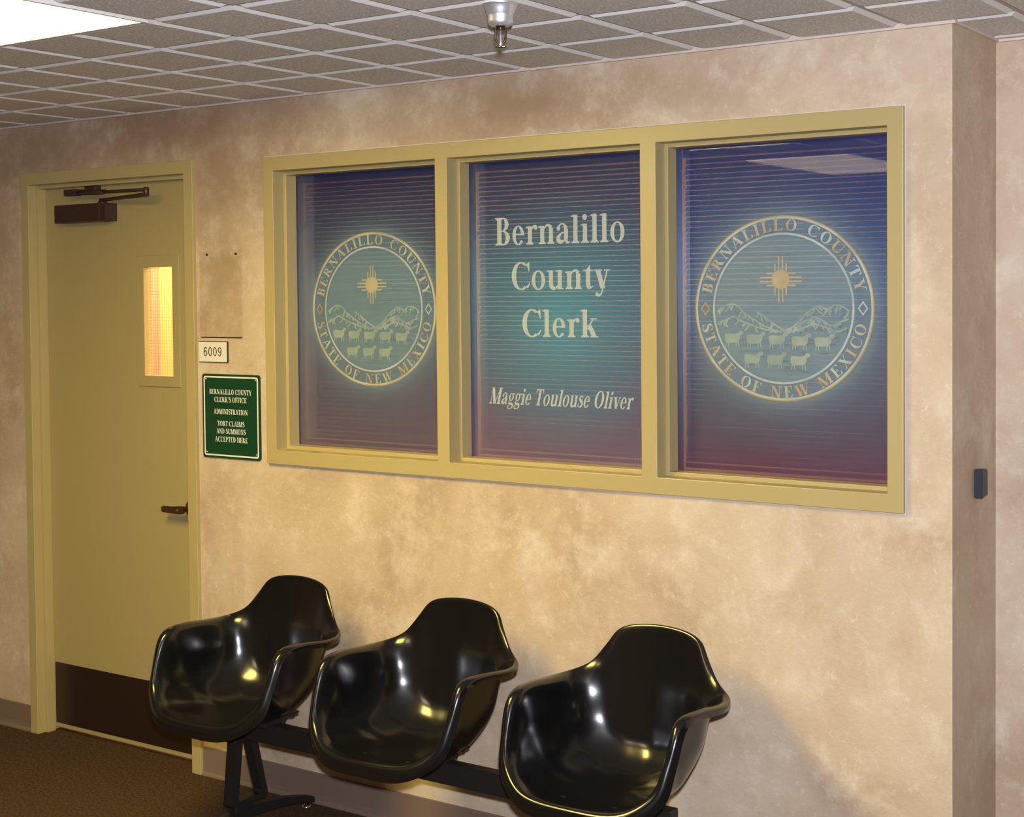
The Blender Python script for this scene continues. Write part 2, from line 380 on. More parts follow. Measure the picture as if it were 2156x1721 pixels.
# ------------------------------------------------------------------ glyphs (bold serif, cap height 1)
class Gl:
    def __init__(s): s.f = []
    def P(s, *p): s.f.append([tuple(q) for q in p]); return s
    def R(s, x0, y0, x1, y1): return s.P((x0, y0), (x1, y0), (x1, y1), (x0, y1))
    def C(s, x, y, r, n=14): s.f.append([(x+r*math.cos(2*math.pi*k/n), y+r*math.sin(2*math.pi*k/n)) for k in range(n)]); return s
    def E(s, cx, cy, rx, ry, tx, ty, a0=0, a1=360):
        n = max(4, int(abs(a1-a0)/10))
        for k in range(n):
            a, b = R(a0+(a1-a0)*k/n), R(a0+(a1-a0)*(k+1)/n)
            o = lambda t: (cx+rx*math.cos(t), cy+ry*math.sin(t)); i = lambda t: (cx+(rx-tx)*math.cos(t), cy+(ry-ty)*math.sin(t))
            s.P(o(a), o(b), i(b), i(a))
        return s
    def D(s, x0, y0, x1, y1, w):      # diagonal with horizontal width w
        return s.P((x0-w/2, y0), (x0+w/2, y0), (x1+w/2, y1), (x1-w/2, y1))
    def K(s, pts, ws, n=8):           # brush stroke through points with widths
        cr = lambda a, b, c, d, t: .5*((2*b)+(-a+c)*t+(2*a-5*b+4*c-d)*t*t+(-a+3*b-3*c+d)*t**3)
        q = [pts[0]]+list(pts)+[pts[-1]]; wq = [ws[0]]+list(ws)+[ws[-1]]; out = []
        for i in range(1, len(q)-2):
            for k in range(n+(i == len(q)-3)):
                t = k/n; out.append((cr(q[i-1][0], q[i][0], q[i+1][0], q[i+2][0], t), cr(q[i-1][1], q[i][1], q[i+1][1], q[i+2][1], t), max(.005, cr(wq[i-1], wq[i], wq[i+1], wq[i+2], t))))
        L = []
        for i, (x, y, w_) in enumerate(out):
            a = out[max(i-1, 0)]; b = out[min(i+1, len(out)-1)]
            dx, dy = b[0]-a[0], b[1]-a[1]; l = math.hypot(dx, dy) or 1
            L.append(((x-dy/l*w_/2, y+dx/l*w_/2), (x+dy/l*w_/2, y-dx/l*w_/2)))
        for a, b in zip(L, L[1:]): s.P(a[0], b[0], b[1], a[1])
        return s
    def V(s, x, y, hw, up=True, st=.1):    # serif at a stem foot (up: the stem rises from it)
        d = 1 if up else -1; t = .045*d
        s.P((x-hw, y), (x+hw, y), (x+hw, y+t), (x-hw, y+t))
        return s.P((x-hw*.85, y+t), (x+hw*.85, y+t), (x+st*.95, y+t*2.3), (x-st*.95, y+t*2.3))
    def T(s, x, y0, y1, w=.2, lo=True, hi=True, hw=.19):
        s.R(x-w/2, y0, x+w/2, y1)
        if lo: s.V(x, y0, hw)
        if hi: s.V(x, y1, hw, False)
        return s
def G(): return Gl()
XH = .69
def flag(g, x, y):  # slanted top serif of lowercase stems
    return g.P((x-.1, y), (x-.1, y-.09), (x-.2, y-.055), (x-.2, y-.03), (x-.02, y+.02))
def low_n(g, x):    # shoulder + right stem starting from stem at x
    g.K([(x+.08, .52), (x+.17, .64), (x+.30, .665), (x+.40, .56)], [.04, .075, .10, .19]); return g.T(x+.40, 0, .56, .19, True, False, .165)
GL = {}
GL['B'] = (G().T(.24, 0, 1, .21, hw=.20).E(.42, .755, .27, .245, .19, .05, -90, 90).E(.42, .265, .33, .265, .21, .05, -90, 90).R(.2, .95, .43, 1).R(.3, .485, .45, .53).R(.2, 0, .43, .05), .82)
GL['E'] = (G().T(.24, 0, 1, .21, hw=.2).R(.2, .95, .76, 1).R(.2, 0, .76, .05).R(.3, .485, .56, .535).P((.72, .76), (.76, .76), (.76, 1), (.62, .96)).P((.74, .27), (.79, .27), (.76, 0), (.62, .04)).P((.56, .36), (.56, .66), (.53, .66), (.48, .51), (.53, .36)), .84)
GL['F'] = (G().T(.24, 0, 1, .21, hw=.2).R(.2, .95, .74, 1).R(.3, .485, .56, .535).P((.70, .74), (.74, .74), (.74, 1), (.60, .96)).P((.56, .36), (.56, .66), (.53, .66), (.48, .51), (.53, .36)), .78)
GL['L'] = (G().T(.24, 0, 1, .21, hw=.2).R(.2, 0, .76, .05).P((.74, .30), (.79, .30), (.76, 0), (.60, .04)), .82)
GL['I'] = (G().T(.25, 0, 1, .21, hw=.21), .50)
GL['R'] = (G().T(.24, 0, 1, .21, hw=.2).E(.42, .74, .29, .26, .2, .05, -90, 90).R(.2, .95, .43, 1).R(.3, .48, .45, .53).D(.76, .045, .50, .5, .24).R(.62, 0, .96, .045), .96)
GL['P'] = (G().T(.24, 0, 1, .21, hw=.2).E(.42, .73, .30, .27, .2, .05, -90, 90).R(.2, .95, .43, 1).R(.3, .46, .45, .51), .80)
GL['D'] = (G().T(.24, 0, 1, .21, hw=.2).E(.40, .5, .46, .5, .22, .05, -90, 90).R(.2, .95, .41, 1).R(.2, 0, .41, .05), .94)
GL['N'] = (G().T(.18, 0, 1, .06, hi=False, hw=.15).R(.02, .955, .3, 1).D(.80, 0, .22, 1, .24).T(.84, 0, 1, .06, lo=False, hw=.15), 1.02)
GL['M'] = (G().T(.18, 0, 1, .06, hi=False, hw=.15).R(.02, .955, .3, 1).D(.60, 0, .24, 1, .24).D(.58, 0, .98, 1, .07).T(1.02, 0, 1, .21, hw=.19), 1.25)
GL['A'] = (G().D(.12, .02, .46, 1, .07).D(.82, .02, .48, 1, .23).R(.22, .3, .72, .355).R(-.02, 0, .28, .045).R(.6, 0, 1.0, .045), 1.0)
GL['O'] = (G().E(.5, .5, .44, .52, .21, .055), 1.0)
GL['C'] = (G().E(.5, .5, .44, .52, .21, .055, 52, 308).K([(.76, .09), (.84, .15), (.90, .26)], [.10, .07, .03]).P((.74, .93), (.78, .88), (.86, .66), (.89, .66), (.89, 1.0), (.85, 1.0)).P((.6, 1.0), (.80, .91), (.80, .84), (.66, .93)), .94)
GL['S'] = (G().K([(.66, .80), (.54, .96), (.34, .97), (.20, .82), (.26, .64), (.46, .52), (.63, .38), (.66, .20), (.52, .04), (.30, .03), (.14, .22)], [.03, .055, .10, .17, .20, .21, .21, .19, .12, .06, .03]).P((.64, .68), (.68, .68), (.68, 1.02), (.64, 1.02), (.60, .94)).P((.11, .36), (.15, .36), (.19, .08), (.14, -.02), (.11, -.02)), .78)
GL['T'] = (G().T(.42, 0, 1, .21, hi=False, hw=.2).R(.05, .95, .79, 1).P((.05, 1), (.05, .74), (.09, .74), (.20, .96)).P((.79, 1), (.79, .74), (.75, .74), (.64, .96)), .84)
GL['U'] = (G().R(.13, .3, .34, 1).V(.24, 1, .2, False).E(.5, .32, .37, .34, .21, .07, 180, 345).R(.80, .28, .86, 1).V(.83, 1, .15, False, .04), 1.0)
GL['W'] = (G().D(.42, 0, .16, 1, .22).D(.42, 0, .66, 1, .07).D(.88, 0, .64, 1, .22).D(.90, 0, 1.16, 1, .06).R(.0, .955, .36, 1).R(.48, .955, .84, 1).R(1.04, .955, 1.28, 1), 1.28)
GL['X'] = (G().D(.74, .02, .24, .98, .24).D(.18, .02, .78, .98, .07).R(.05, .955, .45, 1).R(.64, .955, .92, 1).R(.05, 0, .33, .045).R(.56, 0, .96, .045), .98)
GL['Y'] = (G().D(.50, .42, .2, 1, .22).D(.52, .42, .80, 1, .06).R(.02, .955, .42, 1).R(.67, .955, .95, 1).T(.49, 0, .46, .21, hi=False, hw=.19), .96)
GL['K'] = (G().T(.24, 0, 1, .21, hw=.2).D(.34, .42, .74, .98, .07).D(.80, .03, .48, .62, .24).R(.60, .955, .9, 1).R(.60, 0, .98, .045), .98)
GL['H'] = (G().T(.24, 0, 1, .21, hw=.2).T(.80, 0, 1, .21, hw=.2).R(.3, .475, .75, .53), 1.04)
GL["'"] = (G().P((.10, 1), (.24, 1), (.19, .70), (.15, .70)), .32)
GL['e'] = (G().E(.33, .34, .28, .355, .16, .05, 0, 325).R(.16, .345, .605, .395), .66)
GL['o'] = (G().E(.36, .34, .31, .36, .165, .05), .72)
GL['r'] = (flag(G().T(.22, 0, XH-.04, .19, True, False, .17), .22, XH-.03).K([(.29, .50), (.38, .63), (.50, .645)], [.04, .07, .12]).C(.49, .60, .08), .58)
GL['n'] = (low_n(flag(G().T(.22, 0, XH-.04, .19, True, False, .165), .22, XH-.03), .22), .82)
GL['u'] = (G().R(.12, .16, .31, XH).R(.03, XH-.045, .2, XH).K([(.215, .2), (.26, .08), (.38, .03), (.55, .14)], [.19, .16, .11, .04]).R(.52, 0, .71, XH).R(.43, XH-.045, .6, XH).R(.6, 0, .79, .045), .82)
GL['a'] = (G().R(.40, .12, .585, .52).K([(.12, .52), (.22, .665), (.38, .68), (.49, .52)], [.13, .06, .07, .19]).C(.15, .53, .08).K([(.42, .40), (.24, .33), (.14, .18), (.24, .06), (.44, .12)], [.04, .08, .19, .15, .05]).K([(.49, .16), (.55, .04), (.67, .06)], [.16, .10, .03]), .70)
GL['l'] = (flag(G().T(.22, 0, 1.0, .19, True, False, .18), .22, 1.0), .43)
GL['i'] = (flag(G().T(.22, 0, XH-.02, .19, True, False, .18), .22, XH-.01).C(.21, .90, .105), .43)
GL['t'] = (G().R(.14, .14, .33, XH+.01).R(.02, XH-.05, .45, XH).P((.14, XH), (.33, XH+.18), (.33, XH)).K([(.235, .17), (.28, .05), (.45, .10)], [.19, .12, .03]), .50)
GL['y'] = (G().D(.38, .02, .16, XH, .21).D(.36, -.04, .58, XH, .06).R(0, XH-.045, .35, XH).R(.45, XH-.045, .70, XH).K([(.37, .0), (.30, -.18), (.16, -.24)], [.06, .07, .10]).C(.13, -.19, .075), .70)
GL['k'] = (flag(G().T(.22, 0, 1.0, .19, True, False, .17), .22, 1.0).D(.32, .28, .58, XH-.02, .07).D(.62, .03, .40, .44, .21).R(.45, XH-.045, .74, XH).R(.45, 0, .79, .045), .80)
GL['v'] = (G().D(.38, .0, .16, XH, .21).D(.40, .0, .57, XH, .06).R(0, XH-.045, .33, XH).R(.46, XH-.045, .68, XH), .68)
GL['s'] = (G().K([(.45, .55), (.36, .66), (.22, .65), (.16, .53), (.26, .41), (.42, .29), (.45, .14), (.33, .03), (.18, .04), (.08, .17)], [.03, .05, .09, .14, .16, .17, .15, .09, .05, .03]).P((.43, .47), (.47, .47), (.47, .69), (.44, .69)).P((.06, .24), (.10, .24), (.12, .04), (.06, 0)), .56)
GL['g'] = (G().E(.32, .46, .25, .24, .14, .045).K([(.48, .62), (.56, .66), (.66, .63)], [.05, .07, .09]).K([(.22, .24), (.13, .13), (.24, .05), (.48, .02), (.58, -.10), (.44, -.24), (.20, -.25), (.08, -.14), (.2, -.03)], [.04, .07, .13, .15, .12, .06, .06, .08, .04]), .68)

def text_faces(txt, track=0.):
    x = 0; out = []
    for ch in txt:
        if ch == ' ': x += .36+track; continue
        g, adv = GL[ch]
        out += [[(x+a, b) for a, b in f] for f in g.f]; x += adv+track
    return out, x-track
def text_line(bm, txt, x0, x1, z0, hcap, y, shear=0., track=0.):
    fs, wd = text_faces(txt, track); k = (x1-x0)/wd
    for n_, f in enumerate(fs):
        yy = y-(n_ % 60)*3e-6
        bm.faces.new([bm.verts.new((x0+a*k+b*hcap*shear, yy, z0+b*hcap)) for a, b in f])
def text_arc(txt, cx, cz, rx, rz, a0, a1, h, y, top=True, track=.0, wk=1.):
    """letters set round an ellipse; a0..a1 in degrees are the ends of the run"""
    adv = [(.55 if c == ' ' else GL[c][1])+track for c in txt]; tot = sum(adv)
    x = 0
    k = abs(R(a1-a0))*(rx+rz)/2/tot     # arc length per unit width
    words = [bmesh.new()]
    for c, w_ in zip(txt, adv):
        bm = words[-1]
        if c == ' ': words.append(bmesh.new())
        else:
            ang = R(a0+(a1-a0)*(x+w_/2-track/2)/tot)
            px, pz = cx+rx*math.cos(ang), cz+rz*math.sin(ang)
            rot = ang-math.pi/2 if top else ang+math.pi/2
            for n_, f in enumerate(GL[c][0].f):
                vs = []
                for a, b in f:
                    u = (a-w_/2+track/2)*k*wk; v = (b-.5)*h
                    vs.append(bm.verts.new((px+u*math.cos(rot)-v*math.sin(rot), y-(n_ % 60)*3e-6, pz+u*math.sin(rot)+v*math.cos(rot))))
                bm.faces.new(vs)
        x += w_
    return words
def flat(name, bm, m, parent=None):
    """flat print: every face turned towards the lobby"""
    for f in bm.faces: f.normal_update()
    bmesh.ops.reverse_faces(bm, faces=[f for f in bm.faces if f.normal.y > 0])
    return link(name, bm, m, parent, mats='keep')

# ------------------------------------------------------------------ office window
win = structure(empty('window_1', (0, 0, 0)))
OPEN = [(.412, 1.1404), (1.190, 1.915), (1.969, 2.681)]; OZ0, OZ1 = 1.242, 2.232; YF = -.0158; YG = .096
xs = [WX0, OPEN[0][0], OPEN[0][1], OPEN[1][0], OPEN[1][1], OPEN[2][0], OPEN[2][1], WX1]; zs = [WZ0, OZ0, OZ1, WZ1]
bm = bmesh.new(); gridsolid(bm, xs, zs, lambda i, j: not (j == 1 and i in (1, 3, 5)), YF, .128)
o = link('window_frame', bm, M['olive'], win); bevel_mod(o, .0022)
for (a, b) in OPEN:
    bm = bmesh.new(); s = .012
    gridsolid(bm, [a-.003, a+s, b-s, b+.003], [OZ0-.003, OZ0+s, OZ1-s, OZ1+.003], lambda i, j: not (i == 1 and j == 1), .038, .090)
    o = link('glazing_stop', bm, M['olive'], win); bevel_mod(o, .0015)
    bm = bmesh.new(); box(bm, a-.002, b+.002, YG-.006, YG, OZ0-.002, OZ1+.002); link('glass_pane', bm, M['glass'], win)
    bm = bmesh.new(); s = .010
    gridsolid(bm, [a-.003, a+s, b-s, b+.003], [OZ0-.003, OZ0+s, OZ1-s, OZ1+.003], lambda i, j: not (i == 1 and j == 1), YG+.0045, .1279)
    link('inner_jamb', bm, M['olive'], win)
bm = bmesh.new(); e = .004
gridsolid(bm, [WX0-e, WX0+.004, WX1-.004, WX1+e], [WZ0-e, WZ0+.004, WZ1-.004, WZ1+e], lambda i, j: not (i == 1 and j == 1), -.003, .01)
link('caulk_line', bm, M['caulk'], win)

# mini blinds behind each pane
def blind(cx0, cx1, label, droop):
    t = tag(empty('window_blind', ((cx0+cx1)/2, .135, OZ0+.012)), label, 'window blind', 'mini blinds behind the lobby window')
    P = Vector(t.location); x0, x1 = cx0+.019-P.x, cx1-.016-P.x
    bm = bmesh.new(); box(bm, x0-.004, x1+.004, -.013, .013, OZ1-.036-P.z, OZ1-.0105-P.z, .002); link('headrail', bm, M['blind'], t)
    bm = bmesh.new(); z = OZ1-.048-P.z; rz = random.Random(cx0); k = 0
    while z > .026:
        a = R(49+rz.uniform(-4, 4)); w2 = .0090; off = rz.uniform(-.0015, .0015)
        xa = x0+off; xb = x1+off
        if droop and k in droop: xa -= .007
        n = 3; pr = []
        for q in range(n+1):
            u = -w2+2*w2*q/n; c_ = .0016*(1-(u/w2)**2)
            pr.append((-math.cos(a)*u - math.sin(a)*c_, math.sin(a)*u*-1 + math.cos(a)*c_*0 + z))
        A = [bm.verts.new((xa, y, zz)) for y, zz in pr]; B = [bm.verts.new((xb, y, zz)) for y, zz in pr]
        for q in range(n): bm.faces.new((A[q], A[q+1], B[q+1], B[q]))
        z -= .0158; k += 1
    link('slats', bm, M['blind'], t, smooth=True)
    bm = bmesh.new(); box(bm, x0, x1, -.010, .010, .005, .018, .002); link('bottom_rail', bm, M['blind'], t)
    for f in (.14, .5, .86):
        x = x0+(x1-x0)*f; bm = bmesh.new(); tube(bm, [(x, -.0135, .01), (x, -.0135, OZ1-.03-P.z)], .0009, 6); link('lift_cord', bm, M['blind'], t)
blind(OPEN[0][0], OPEN[0][1], 'closed mini blind behind the left seal film, beside the door', (3, 30, 31))
blind(OPEN[1][0], OPEN[1][1], 'closed mini blind behind the film lettered with the clerk\'s office name', (12,))
blind(OPEN[2][0], OPEN[2][1], 'closed mini blind behind the right seal film, nearest the wall corner', ())

# printed films on the glass
def film(cx0, cx1, kind, label):
    t = tag(empty('window_film', ((cx0+cx1)/2, YG+.001, OZ0+.01)), label, 'window graphic')
    P = Vector(t.location)
    bm = bmesh.new(); box(bm, cx0+.001, cx1-.001, YG+.0025, YG+.003, OZ0, OZ1)
    o = link('film_sheet', bm, mat_film('printed_film_'+kind, (cx0+cx1)/2, kind), t); o.matrix_parent_inverse = Matrix.Translation(-P)
    return t, P
def kid(name, bm, m, parent, P):
    o = flat(name, bm, m, parent)
    if P: o.matrix_parent_inverse = Matrix.Translation(-P)
    return o
Yp = YG+.0018
def ell_ring(bm, cx, cz, rx, rz, t, y, n=96):
    A = [bm.verts.new((cx+rx*math.cos(2*math.pi*k/n), y, cz+rz*math.sin(2*math.pi*k/n))) for k in range(n)]
    B = [bm.verts.new((cx+(rx-t)*math.cos(2*math.pi*k/n), y, cz+(rz-t)*math.sin(2*math.pi*k/n))) for k in range(n)]
    for k in range(n): bm.faces.new((A[k], A[(k+1) % n], B[(k+1) % n], B[k]))
PC = [0]
def poly(bm, pts, y):
    PC[0] += 1; y -= (PC[0] % 60)*2e-6
    bm.faces.new([bm.verts.new((a, y, b)) for a, b in pts])
def stroke(bm, pts, w_, y):
    g = Gl(); g.K(pts, w_ if isinstance(w_, list) else [w_]*len(pts), 5)
    for f in g.f: poly(bm, f, y)
def seal(t, P, cx, letters, shift=0.):
    cz = SEAL_Z; y = Yp
    bm = bmesh.new(); ell_ring(bm, cx, cz, SEAL_RX-.003, SEAL_RZ-.003, .0055, y); ell_ring(bm, cx, cz, .2225, .219, .0062, y); ring = kid('seal_ring', bm, M['ring'], t, P)
    bm = bmesh.new(); ell_ring(bm, cx, cz, SEAL_RX+.0005, SEAL_RZ+.0005, .0035, y); kid('seal_outer_ring', bm, M['gold'], t, P)
    for word in (text_arc('BERNALILLO COUNTY', cx, cz, .2475, .2415, 169, 10, .033, y-.0003, True, .12, .95)
                 + text_arc('STATE OF NEW MEXICO', cx, cz, .2475, .2415, 190, 351, .033, y-.0003, False, .12, .95)):
        kid('seal_lettering', word, M[letters], t, P)
    for s in (-1, 1):
        bm = bmesh.new(); dx, w_ = cx+s*.2475, .0036
        o_ = [(dx, cz+.021), (dx+.0155, cz), (dx, cz-.021), (dx-.0155, cz)]; i_ = [(dx, cz+.0145), (dx+.0105, cz), (dx, cz-.0145), (dx-.0105, cz)]
        for k in range(4): poly(bm, [o_[k], o_[(k+1) % 4], i_[(k+1) % 4], i_[k]], y)
        kid('seal_diamond', bm, M['ring'] if s > 0 else M['gold'], t, P)
    # sun symbol
    sx, sz = cx-.003, cz+.084; bm = bmesh.new()
    poly(bm, [(sx+.028*math.cos(2*math.pi*k/40), sz+.028*math.sin(2*math.pi*k/40)) for k in range(40)], y-.0005)
    for d in range(4):
        ca, sa = math.cos(d*math.pi/2), math.sin(d*math.pi/2)
        for off, L in ((-.0175, .046), (-.006, .066), (.006, .066), (.0175, .046)):
            pts = [(.022, off-.0024), (L, off-.0024), (L, off+.0024), (.022, off+.0024)]
            poly(bm, [(sx+a*ca-b*sa, sz+a*sa+b*ca) for a, b in pts], y-.0002)
    kid('sun_symbol', bm, M['sun'], t, P)
    # hills
    rr = random.Random(11); bm = bmesh.new(); bs = bmesh.new()
    ridge = [(-.208, -.010), (-.19, .004), (-.165, .013), (-.142, .008), (-.12, -.012), (-.095, -.028), (-.06, -.048), (-.02, -.064), (.02, -.064), (.06, -.058), (.10, -.045), (.14, -.055), (.17, -.065), (.20, -.056)]
    ridge2 = [(-.08, -.010), (-.06, -.020), (-.035, -.038), (-.005, -.056), (.02, -.060), (.045, -.045), (.07, -.020), (.095, -.002), (.115, .006), (.14, -.002), (.16, .008), (.185, .006), (.207, -.008)]
    low1 = [(-.205, -.04), (-.18, -.034), (-.155, -.024), (-.13, -.036), (-.09, -.05), (-.05, -.062), (0, -.069)]
    low2 = [(.03, -.067), (.06, -.045), (.09, -.028), (.115, -.028), (.15, -.048), (.18, -.038), (.205, -.030)]
    for L, w_ in ((ridge, .0022), (ridge2, .0024), (low1, .0017), (low2, .0018)):
        stroke(bm, [(cx+a, cz+b) for a, b in L], w_, y)
        for k in range(len(L)-1):
            for _ in range(4):
                f = rr.random(); a = L[k][0]+(L[k+1][0]-L[k][0])*f; b = L[k][1]+(L[k+1][1]-L[k][1])*f
                l = rr.uniform(.008, .022); s = rr.choice((-1, 1))*rr.uniform(.3, 1.)
                z1 = max(b-l, -.07)
                tgt = bm if rr.random() < .6 else bs
                stroke(tgt, [(cx+a, cz+b-.002), (cx+a+s*l*.4, cz+(b+z1)/2-rr.uniform(0, .003)), (cx+max(-.2, min(.2, a+s*l)), cz+z1)], [.0008, .0016, .0006], y-.0001 if tgt is bm else y+.0001)
    kid('hill_lines', bm, M['hill'], t, P); kid('hill_shading', bs, M['shade'], t, P)
    # sheep
    spots = [(-.158+k*.0715, -.088-.002*k) for k in range(5)]+[(-.094+k*.0735, -.148-.0015*k) for k in range(3)]
    for (a, b) in spots:
        bm = bmesh.new(); X, Z = cx+a, cz+b
        body = [(-.026, .010), (-.022, .014), (-.008, .0145), (.008, .013), (.018, .016), (.026, .012), (.024, -.002), (.018, -.010), (.008, -.012), (-.008, -.013), (-.020, -.012), (-.026, -.004)]
        poly(bm, [(X+u, Z+v) for u, v in body], y)
        poly(bm, [(X+.027+.0085*math.cos(q*math.pi/6), Z+.017+.0065*math.sin(q*math.pi/6)) for q in range(12)], y-.0001)
        for u, du in ((-.021, -.002), (-.015, .002), (.012, -.001), (.018, .003)):
            poly(bm, [(X+u-.0018, Z-.010), (X+u+.0018, Z-.010), (X+u+du+.0011, Z-.025), (X+u+du-.0011, Z-.025)], y+.0001)
        o = kid('sheep', bm, M['sheep'], t, P)
    # ground tufts
    bm = bmesh.new()
    for _ in range(60):
        a = rr.uniform(-.19, .19); b = rr.uniform(-.2, -.08)
        if (a/.2)**2+(b/.2)**2 > .95: continue
        stroke(bm, [(cx+a, cz+b), (cx+a+.009, cz+b+rr.uniform(-.001, .001)), (cx+a+rr.uniform(.014, .024), cz+b)], [.0004, .001, .0004], y+.0002)
    kid('grass_lines', bm, M['shade'], t, P)
t, P = film(*OPEN[0], 'seal_left', 'dark blue printed film with round county seal, left pane beside the green sign')
seal(t, P, .771, 'sealletter_left')
t, P = film(*OPEN[1], 'text', 'teal printed film with large white serif lettering, middle pane of the window')
for txt, x0, x1, z0, h in (('Bernalillo', 1.297, 1.797, 1.948, .090), ('County', 1.360, 1.740, 1.803, .088), ('Clerk', 1.400, 1.696, 1.651, .088)):
    bm = bmesh.new(); text_line(bm, txt, x0, x1, z0, h, Yp); kid('lettering', bm, M['letter'], t, P)
bm = bmesh.new(); text_line(bm, 'Maggie Toulouse Oliver', 1.268, 1.815, 1.430, .053, Yp, .24); kid('italic_lettering', bm, M['letter'], t, P)
t, P = film(*OPEN[2], 'seal_right', 'blue to mauve printed film with round county seal, right pane nearest the wall corner')
seal(t, P, 2.320, 'sealletter_right')

# ------------------------------------------------------------------ door
door = structure(empty('door_1', (0, 0, 0)))
fx0, fx1, fz = -.960, -.049, 2.247
bm = bmesh.new(); gridsolid(bm, [DX0, fx0, fx1, DX1], [0, fz, DZ], lambda i, j: not (i == 1 and j == 0), YF, .13)
o = link('door_frame', bm, M['olive'], door); bevel_mod(o, .0022)
bm = bmesh.new(); s = .015; gridsolid(bm, [fx0-.003, fx0+s, fx1-s, fx1+.003], [0, fz-s, fz+.003], lambda i, j: not (i == 1 and j == 0), .022, .0608)
o = link('door_stop', bm, M['olive'], door); bevel_mod(o, .0015)
LX0, LX1, LY = -.957, -.052, .0612
lx0, lx1, lz0, lz1 = -.366, -.187, 1.476, 1.915
bm = bmesh.new(); gridsolid(bm, [LX0, lx0, lx1, LX1], [.018, lz0, lz1, 2.243], lambda i, j: not (i == 1 and j == 1), LY, LY+.044)
leaf = link('door_leaf', bm, M['door'], door); bevel_mod(leaf, .002)
bm = bmesh.new(); box(bm, LX0+.017, LX1-.017, LY-.0015, LY, .036, .288, .0004); link('kick_plate', bm, M['kick'], leaf)
bm = bmesh.new(); gridsolid(bm, [-.398, lx0+.01, lx1-.01, -.157], [1.443, lz0+.01, lz1-.01, 1.950], lambda i, j: not (i == 1 and j == 1), LY-.006, LY+.02)
lf = link('vision_panel_frame', bm, M['door'], leaf); bevel_mod(lf, .0025)
bm = bmesh.new(); box(bm, lx0, lx1, LY+.018, LY+.024, lz0, lz1); link('wired_glass', bm, M['glass'], leaf)
bm = bmesh.new(); x = lx0+.006
while x < lx1: box(bm, x-.0003, x+.0003, LY+.0205, LY+.0213, lz0, lz1); x += .0127
z = lz0+.006
while z < lz1: box(bm, lx0, lx1, LY+.0205, LY+.0213, z-.0003, z+.0003); z += .0127
link('wire_grid', bm, M['wire'], leaf)
# lever
bm = bmesh.new(); lathe(bm, [(.030, LY), (.030, LY-.006), (.026, LY-.010), (.011, LY-.012), (.011, LY-.045), (.013, LY-.048)], -.112, .985, 28, axis='y')
lev = link('lever_handle', bm, M['lever'], door, True)
bm = bmesh.new(); prism(bm, [(-.098, .972), (-.098, .998), (-.125, .999), (-.16, .994), (-.213, .994), (-.218, .990), (-.218, .974), (-.213, .970), (-.16, .970), (-.125, .968)], LY-.060, LY-.044, 'xz', .003)
link('lever_arm', bm, M['lever'], lev)
bm = bmesh.new(); lathe(bm, [(.0045, LY-.0595), (.0045, LY-.0612), (.003, LY-.062)], -.128, .983, 12, axis='y'); link('lever_screw', bm, M['steel'], lev)
# closer
clz0, clz1 = 2.088, 2.160
bm = bmesh.new(); box(bm, -.818, -.546, LY-.060, LY, clz0, clz1, .003); box(bm, -.545, -.508, LY-.0585, LY, clz0+.001, clz1-.001, .003)
cl = link('door_closer', bm, M['bronze'], door)
bm = bmesh.new(); lathe(bm, [(.020, clz1-.002), (.018, clz1+.005), (.012, clz1+.008), (.012, clz1+.018)], -.560, LY-.030, 20); link('closer_spindle', bm, M['bronze'], cl, True)
EX, EY = -.200, LY-.120
bm = bmesh.new(); tube(bm, [(-.575, LY-.028, clz1+.012), (-.53, LY-.038, clz1+.013), (-.38, LY-.078, clz1+.014), (EX, EY, clz1+.016)], .0085, 10, .6); link('closer_main_arm', bm, M['bronze'], cl, True)
bm = bmesh.new(); tube(bm, [(EX, EY, clz1+.033), (-.36, LY-.100, clz1+.036), (-.55, LY-.078, clz1+.040)], .0065, 10); tube(bm, [(-.48, LY-.085, clz1+.039), (-.58, LY-.074, clz1+.042), (-.70, LY-.058, clz1+.046)], .012, 10, .55); link('closer_forearm', bm, M['bronze'], cl, True)
bm = bmesh.new(); lathe(bm, [(.008, clz1+.008), (.011, clz1+.011), (.011, clz1+.038), (.008, clz1+.042)], EX, EY, 18); link('closer_elbow', bm, M['bronze'], cl, True)
bm = bmesh.new(); box(bm, -.735, -.665, LY-.078, LY-.045, clz1+.034, clz1+.058, .003); box(bm, -.66, -.60, LY-.036, LY-.002, clz1+.052, fz-.0151, .002); box(bm, -.72, -.61, LY-.070, LY-.030, clz1+.046, clz1+.056, .003); link('closer_bracket', bm, M['bronze'], cl)

# partition that shows through the vision panel
bm = bmesh.new(); box(bm, -1.35, -.958, .60, .66, 0, CZ+.03); structure(link('wall_office_partition', bm, M['pale_wall']))
bm = bmesh.new(); box(bm, -.958, -.55, .66, .72, 0, CZ+.03); structure(link('wall_office_closet', bm, M['office']))
bm = bmesh.new(); lathe(bm, [(.019, .60), (.019, .596), (.015, .592), (.008, .590), (.008, .582), (.005, .580)], -.975, 1.757, 24, axis='y')
tag(link('wall_button', bm, M['brass_pale'], None, True), 'small round pale button on the office wall seen through the narrow door glass', 'button')

